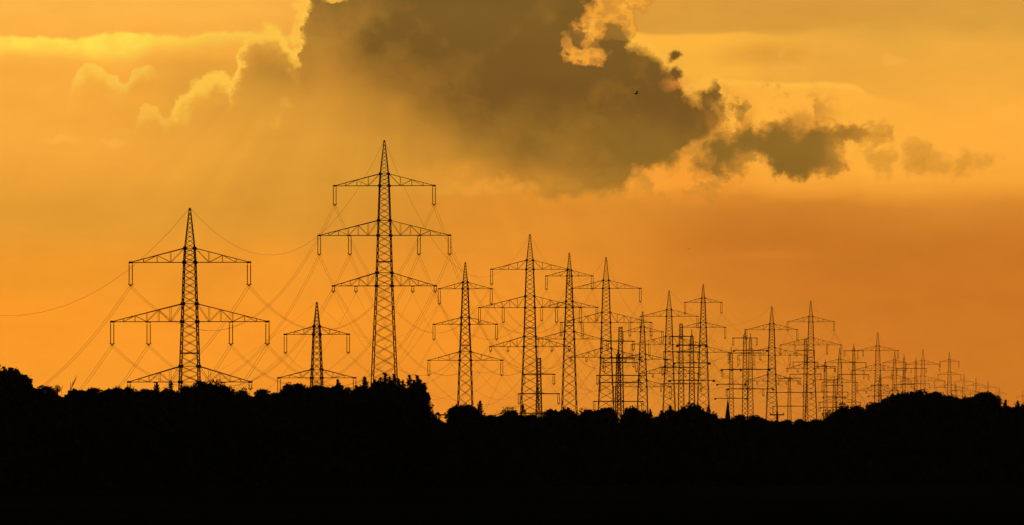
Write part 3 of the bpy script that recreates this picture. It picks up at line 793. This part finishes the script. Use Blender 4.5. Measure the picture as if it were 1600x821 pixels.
TREES = [
 ('round', -1, 572, 68, 'big round tree at the left edge of the picture'),
 ('round', -45, 580, 70, 'round tree just outside the left edge, behind the big round one'),
 ('bush', 72, 603, 34, 'low rounded bush right of the big round tree at the left edge'),
 ('open', 90, 601, 12, 'slender sapling with a small tuft of leaves beside the notch'),
 ('bush', 126, 609, 26, 'bushy crown right of the leaning bare twigs'),
 ('bush', 146, 606, 22, 'spiky bush left in the long level stretch of scrub'),
 ('bush', 165, 609, 24, 'flat bush in the long level stretch of scrub'),
 ('round', 184, 603, 18, 'small round crown just left of the big left pylon\'s arm end'),
 ('open', 205, 604, 24, 'thin-leaved crown below the left arm end of the big left pylon'),
 ('bush', 227, 607, 26, 'bush left of the two small spruces'),
 ('spruce', 245, 598, 15, 'small spruce in front of the big left pylon\'s lower arm'),
 ('spruce', 267, 596, 14, 'slim spruce just left of the big left pylon\'s mast'),
 ('round', 288, 602, 26, 'tree in front of the foot of the big left pylon'),
 ('round', 315, 595, 34, 'domed tree right of the foot of the big left pylon'),
 ('open', 338, 592, 32, 'thin airy tree right of the big left pylon\'s mast, spiky on top'),
 ('open', 358, 601, 28, 'airy tree under the right lower arm of the big left pylon'),
 ('open', 381, 606, 24, 'see-through crown at the right lower arm end of the big left pylon'),
 ('bush', 409, 608, 18, 'small bush in the gap between the left pylon and the small narrow one'),
 ('bush', 428, 613, 22, 'low scrub left of the small narrow pylon'),
 ('round', 452, 597, 28, 'round tree left of the small narrow pylon'),
 ('open', 470, 599, 24, 'loose crown directly left of the small narrow pylon'),
 ('round', 492, 601, 28, 'tree in front of the foot of the small narrow pylon'),
 ('round', 510, 603, 22, 'tree just right of the small narrow pylon'),
 ('spruce', 528, 594, 18, 'spruce between the small narrow pylon and the spruce grove'),
 ('round', 543, 604, 22, 'low tree filling the dip before the spruce grove'),
 ('spruce', 556, 603, 18, 'shortest spruce at the left end of the grove'),
 ('spruce', 570, 590, 22, 'pointed spruce at the left end of the grove'),
 ('spruce', 585, 594, 20, 'spruce left of the tallest pylon\'s foot'),
 ('spruce', 602, 584, 24, 'highest spruce, in front of the tallest pylon\'s left leg'),
 ('spruce', 616, 586, 22, 'spruce in front of the tallest pylon\'s right leg'),
 ('spruce', 629, 595, 20, 'spruce right of the tallest pylon\'s foot'),
 ('spruce', 640, 587, 20, 'twin-height spruce in the right half of the grove'),
 ('spruce', 652, 588, 24, 'broad-shouldered spruce near the right end of the grove'),
 ('spruce', 663, 600, 26, 'last spruce at the right end of the grove, branches sticking out'),
 ('spruce', 594, 591, 18, 'thin spruce squeezed in at the tallest pylon\'s left leg'),
 ('spruce', 609, 590, 18, 'spruce standing between the tallest pylon\'s legs'),
 ('spruce', 623, 592, 16, 'narrow spruce just clear of the tallest pylon\'s right leg'),
 ('spruce', 657, 594, 20, 'second last spruce at the right end of the grove'),
 ('spruce', 669, 614, 13, 'low spruce leaning out at the right flank of the grove'),
 ('round', 650, 620, 32, 'tree bulging out of the right flank of the spruce grove'),
 ('round', 632, 612, 46, 'dense tree beneath the right half of the spruce grove'),
 ('round', 600, 606, 60, 'dense tree beneath the middle of the spruce grove'),
 ('bush', 684, 655, 14, 'low bush under the little pole right of the grove'),
 ('round', 712, 632, 30, 'round tree left of the free-standing narrow pylon\'s foot'),
 ('round', 730, 631, 30, 'round tree in front of the free-standing narrow pylon\'s foot'),
 ('spruce', 750, 627, 18, 'single little spruce right of the free-standing narrow pylon'),
 ('bush', 768, 648, 22, 'low bush right of the single little spruce'),
 ('open', 794, 633, 30, 'bare-looking airy tree left of the middle broad-armed pylon'),
 ('spruce', 817, 633, 14, 'dark pointed spruce at the left leg of the middle broad-armed pylon'),
 ('bush', 833, 647, 24, 'low bush between the legs of the middle broad-armed pylon'),
 ('round', 860, 639, 24, 'small round tree right of the middle broad-armed pylon'),
 ('round', 884, 636, 30, 'domed tree in front of the sharp-tipped narrow pylon\'s foot'),
 ('open', 913, 637, 24, 'small airy tree right of the sharp-tipped narrow pylon\'s foot'),
 ('round', 932, 640, 22, 'low tree left of the broad-armed pylon with the slim mast'),
 ('round', 950, 635, 30, 'round tree left of the narrow notch in the tree line'),
 ('round', 988, 634, 34, 'round tree right of the narrow notch in the tree line'),
 ('spruce', 1005, 643, 14, 'tiny spruce in front of the low narrow pylon'),
 ('spruce', 1016, 640, 13, 'small spruce right of the low narrow pylon'),
 ('spruce', 1034, 642, 14, 'small spruce left of the broad-armed pylon above the firs'),
 ('spruce', 1047, 635, 20, 'pointed spruce in front of the broad-armed pylon above the firs'),
 ('spruce', 1066, 637, 18, 'pointed spruce in front of the left slim mast of the pair'),
 ('round', 1086, 630, 34, 'high domed tree in front of the right slim mast of the pair'),
 ('spruce', 1107, 634, 12, 'thin spruce on the right shoulder of the high domed tree'),
 ('round', 1113, 643, 28, 'tree sloping down towards the church spire'),
 ('bush', 1140, 655, 24, 'low bush at the foot of the church spire'),
 ('bush', 1155, 648, 16, 'small bush right of the church spire'),
 ('round', 1179, 647, 26, 'small mound-shaped tree right of the crossing pair of slim masts'),
 ('bush', 1204, 657, 26, 'low scrub under the left large pylon of the far row'),
 ('bush', 1228, 656, 24, 'low scrub right of the little T-shaped pole'),
 ('bush', 1250, 655, 26, 'low scrub between the two large pylons of the far row'),
 ('bush', 1272, 655, 24, 'low scrub under the right large pylon of the far row'),
 ('open', 1297, 638, 24, 'airy tree at the foot of the wooded rise'),
 ('open', 1317, 629, 28, 'airy crown on the lower slope of the wooded rise'),
 ('round', 1340, 633, 30, 'tree in the dip of the lower slope of the wooded rise'),
 ('round', 1366, 627, 30, 'round tree climbing the left slope of the wooded rise'),
 ('round', 1390, 617, 34, 'round tree near the top of the left slope of the wooded rise'),
 ('round', 1414, 611, 36, 'left one of the high trees on top of the wooded rise'),
 ('round', 1438, 608, 36, 'highest tree on top of the wooded rise'),
 ('round', 1462, 611, 34, 'right one of the high trees on top of the wooded rise'),
 ('round', 1486, 616, 32, 'tree on the right slope of the wooded rise'),
 ('round', 1508, 619, 28, 'tree in the saddle between the rise and the last hump'),
 ('round', 1533, 612, 32, 'left half of the last round hump of trees'),
 ('round', 1550, 614, 26, 'right half of the last round hump of trees'),
 ('spruce', 1571, 626, 16, 'pointed tree just right of the last round hump'),
 ('bush', 1582, 636, 20, 'low bush in the dip near the right edge'),
 ('spruce', 1590, 627, 16, 'pointed tree close to the right edge of the picture'),
 ('round', 1608, 628, 30, 'tree cut by the right edge of the picture'),
 ('round', 1650, 622, 50, 'round tree just outside the right edge'),
]
for t in TREES: tree(*t)

def skyline(px):
    for (a, ya_), (b, yb_) in zip(OUT, OUT[1:]):
        if a <= px <= b: return ya_ + (yb_ - ya_) * (px - a) / (b - a)
    return 640

# trees inside the belt that nothing tells apart
GI = 'trees within the dark belt'
for row, (lo, hi, near) in enumerate(((6, 14, 20), (34, 46, -10), (62, 74, 30))):
  px = -110 + row * 11
  while px < 1720:
    tree(rnd.choice(('round', 'round', 'open', 'bush')), px, skyline(min(max(px, -79), 1690)) + rnd.uniform(lo, hi), rnd.uniform(34, 50), 'dark tree standing within the black belt of trees, below its top edge', belt(px) + near + rnd.uniform(0, 60), GI)
    px += rnd.uniform(20, 27) + row * 6

def undergrowth():
    r = random.Random(5); mb = MB()
    for i in range(80000):
        px = r.uniform(-110, 1720); D = belt(px) + r.uniform(-35, 90)
        x = east(px, D); z0 = terr(x, D); zt = height(skyline(min(max(px, -79), 1690)) + 4 + 2.5 * math.sin(px * .21) + 2 * math.sin(px * .093), D)
        z = z0 + (zt - z0) * r.random() ** .8
        s = r.uniform(.25, .7)
        mb.leaf(Vector((x, D, z)), rdir(r) * s, rdir(r) * s)
    setting(tag_free(mb.build('undergrowth', M_leaf)), 'stuff')
def tag_free(o):
    o['label'] = 'dense dark undergrowth between the trees of the belt'; return o
undergrowth()

# ------------------------------------------------------------------ bare leaning twigs by the notch
def twigs():
    D = 1085; x0 = east(109, D); z0 = terr(x0, D)
    mb = MB()
    H = lambda p, q: (east(p, D), D + rnd.uniform(-.4, .4), height(q, D))
    base = (x0, D, z0)
    mb.tube([base, H(109, 640), H(110, 612), H(115, 598), H(120, 587)], .10, 5, .03)
    mb.tube([H(109.5, 625), H(110, 608), H(110.2, 597)], .06, 5, .03)
    mb.tube([H(112, 606), H(117.5, 596), H(119.5, 591)], .05, 5, .02)
    mb.tube([H(108, 640), H(97, 622), H(95.6, 610), H(98.5, 603)], .06, 5, .025)
    mb.tube([H(111, 603), H(113, 600), H(113.4, 595)], .04, 5, .02)
    return tag(mb.build('bare_shrub', M_bark), 'bare leaning twigs sticking up right of the notch near the left edge', 'shrub')
twigs()

# ------------------------------------------------------------------ small poles, church, birds
def pole(px, top, D, half, label, arms=((0.0, 1.0),), post=.26):
    x = east(px, D); zg = terr(x, D) - .3; H = height(top, D) - zg
    root = thing('utility_pole', label, 'utility pole', (x, D, zg), 0, 'small poles in the tree line')
    mb = MB(); mb.lathe([(post * .6, 0), (post * .45, H)], 0, 0, 8); mb.build('post', M_wood, root)
    for dz_, k in arms:
        a = MB(); L = half * k
        a.box((0, .16, H - .25 - dz_), 2 * L, .14, .2)
        a.bar((-L * .5, .16, H - .25 - dz_), (0, .16, H - 1.1 - dz_), .07); a.bar((L * .5, .16, H - .25 - dz_), (0, .16, H - 1.1 - dz_), .07)
        arm = a.build('cross_arm', M_wood, root)
        for s in (-1, 0, 1):
            i = MB(); i.lathe([(.03, 0), (.09, .08), (.05, .14), (.09, .2), (.04, .28)], s * (L - .12), .16, 6)
            link(i.mesh('insulator', M_porcelain), 'insulator', arm, (0, 0, H - .15 - dz_))
pole(686, 646, 1230, 1.0, 'little pole with a level crossbar in the gap right of the spruce grove')
pole(1214, 643, 1330, 1.25, 'little T-shaped pole in front of the left large pylon of the far row', ((.35, 1.0),), .3)

def church():
    D = 2500.0; x = east(1137, D); zg = terr(x, D); zt = height(621, D); s = D / F
    root = thing('church_tower', 'dark needle-like church spire left of the slim pointed mast', 'church tower', (x, D, zg), .3)
    zb = height(662, D) - zg; H = zt - zg
    mb = MB()
    w = 11 * s
    mb.box((0, 0, zb / 2), w, w, zb); mb.box((0, 0, zb - .1), w + .5, w + .5, .35)
    mb.build('wall', M_stone, root)
    sp = MB(); k = 8
    sp.lathe([(w * .62, zb + .1), (w * .46, zb + 1.0), (w * .36, zb + (H - zb) * .3), (.06, H - .6)], 0, 0, k)
    spo = sp.build('spire', M_slate, root)
    cr = MB(); cr.lathe([(.05, H - .65), (.22, H - .5), (.05, H - .35)], 0, 0, 8)
    cr.bar((0, 0, H - .4), (0, 0, H + .5), .07); cr.bar((-.25, 0, H + .2), (.25, 0, H + .2), .07)
    cr.build('cross', M_steel_dark, spo)
    for a in (0, 1, 2, 3):
        wd = MB(); c = math.cos(a * math.pi / 2); n = math.sin(a * math.pi / 2)
        p = Vector((c, n, 0)) * (w / 2 + .02); t = Vector((-n, c, 0))
        for q in (-1, 1):
            pts = [(q * .35 + dx_, dz_) for dx_, dz_ in ((-.22, 0), (.22, 0), (.22, .9), (.12, 1.12), (0, 1.2), (-.12, 1.12), (-.22, .9))]
            k0 = len(wd.v)
            for o in (0, .04):
                for u, z in pts: wd.v.append(p + Vector((c, n, 0)) * o + t * u + Vector((0, 0, zb - 2.2 + z)))
            m = len(pts)
            wd.f += [tuple(k0 + i for i in reversed(range(m))), tuple(k0 + m + i for i in range(m))] + [(k0 + i, k0 + (i + 1) % m, k0 + m + (i + 1) % m, k0 + m + i) for i in range(m)]
        wd.build('window', M_slate, root)
church()

def bird(px, py, D, span, rz, bank, up, label):
    """body, head, beak and tail in one lofted surface; wings arched, each with a hand and an arm part"""
    bm = bmesh.new(); S = span
    st = [(-.30, .012, .0), (-.27, .045, 0), (-.14, .03, .0), (-.08, .055, 0), (.02, .085, -.01), (.12, .075, 0), (.19, .045, .012), (.235, .05, .02), (.27, .035, .018), (.30, .012, .01), (.34, .003, .0)]
    rings = []
    for i, (y, r_, z) in enumerate(st):
        fx, fz = (1.9, .22) if i < 2 else (1.0, .9)
        rings.append([bm.verts.new((math.cos(a) * r_ * fx * S, y * S, (z + math.sin(a) * r_ * fz) * S)) for a in [k * math.pi / 4 for k in range(8)]])
    for a, b in zip(rings, rings[1:]):
        for k in range(8): bm.faces.new((a[k], a[(k + 1) % 8], b[(k + 1) % 8], b[k]))
    bm.faces.new(rings[0][::-1]); bm.faces.new(rings[-1])
    for s in (-1, 1):
        W = [(.05, .12, -.09, .02), (.16, .16, -.07, .02 + up * .10), (.27, .17, -.03, .02 + up * .16), (.38, .11, -.02, .02 + up * .14), (.50, .01, -.03, .02 + up * .08)]
        pr = []
        for x_, yf, yb_, z_ in W:
            th = .018 * (1 - x_) + .002
            pr.append([bm.verts.new((s * x_ * S, yf * S, z_ * S)), bm.verts.new((s * x_ * S, (yf * .5 + yb_ * .5) * S, (z_ + th) * S)), bm.verts.new((s * x_ * S, yb_ * S, z_ * S)), bm.verts.new((s * x_ * S, (yf * .5 + yb_ * .5) * S, (z_ - th * .3) * S))])
        for a, b in zip(pr, pr[1:]):
            for k in range(4): bm.faces.new((a[k], a[(k + 1) % 4], b[(k + 1) % 4], b[k]))
        bm.faces.new(pr[0]); bm.faces.new(pr[-1])
    bmesh.ops.recalc_face_normals(bm, faces=bm.faces)
    me = bpy.data.meshes.new('bird'); bm.to_mesh(me); bm.free(); me.materials.append(M_feather)
    for p in me.polygons: p.use_smooth = True
    o = link(me, 'bird', None, (east(px, D), D, height(py, D))); o.rotation_euler = (bank[0], bank[1], rz)
    tag(o, label, 'bird', 'birds in the sky')
bird(995, 146.5, 520, .5, 2.2, (.25, .55), 1.2, 'dark bird flying in front of the big brown cloud')
bird(1076, 389, 900, .60, .15, (.0, .04), .25, 'tiny distant bird gliding level in the orange sky above the pylons')

# ------------------------------------------------------------------ the evening air
def air():
    mb = MB(); lo = min(v.co.z for v in bpy.data.meshes['ground'].vertices) - 1.0; hi = 100.0
    mb.box((0, 12500, (lo + hi) / 2), 26000, 26500, hi - lo)
    m = bpy.data.materials.new('haze'); m.use_nodes = True; nt = m.node_tree; nt.nodes.clear()
    v = nt.nodes.new('ShaderNodeVolumePrincipled'); o = nt.nodes.new('ShaderNodeOutputMaterial')
    v.inputs['Color'].default_value = (.95, .88, .78, 1); v.inputs['Density'].default_value = HAZE; v.inputs['Anisotropy'].default_value = .6
    nt.links.new(v.outputs[0], o.inputs['Volume'])
    setting(mb.build('haze', m), 'stuff')
HAZE = 3e-6
air()
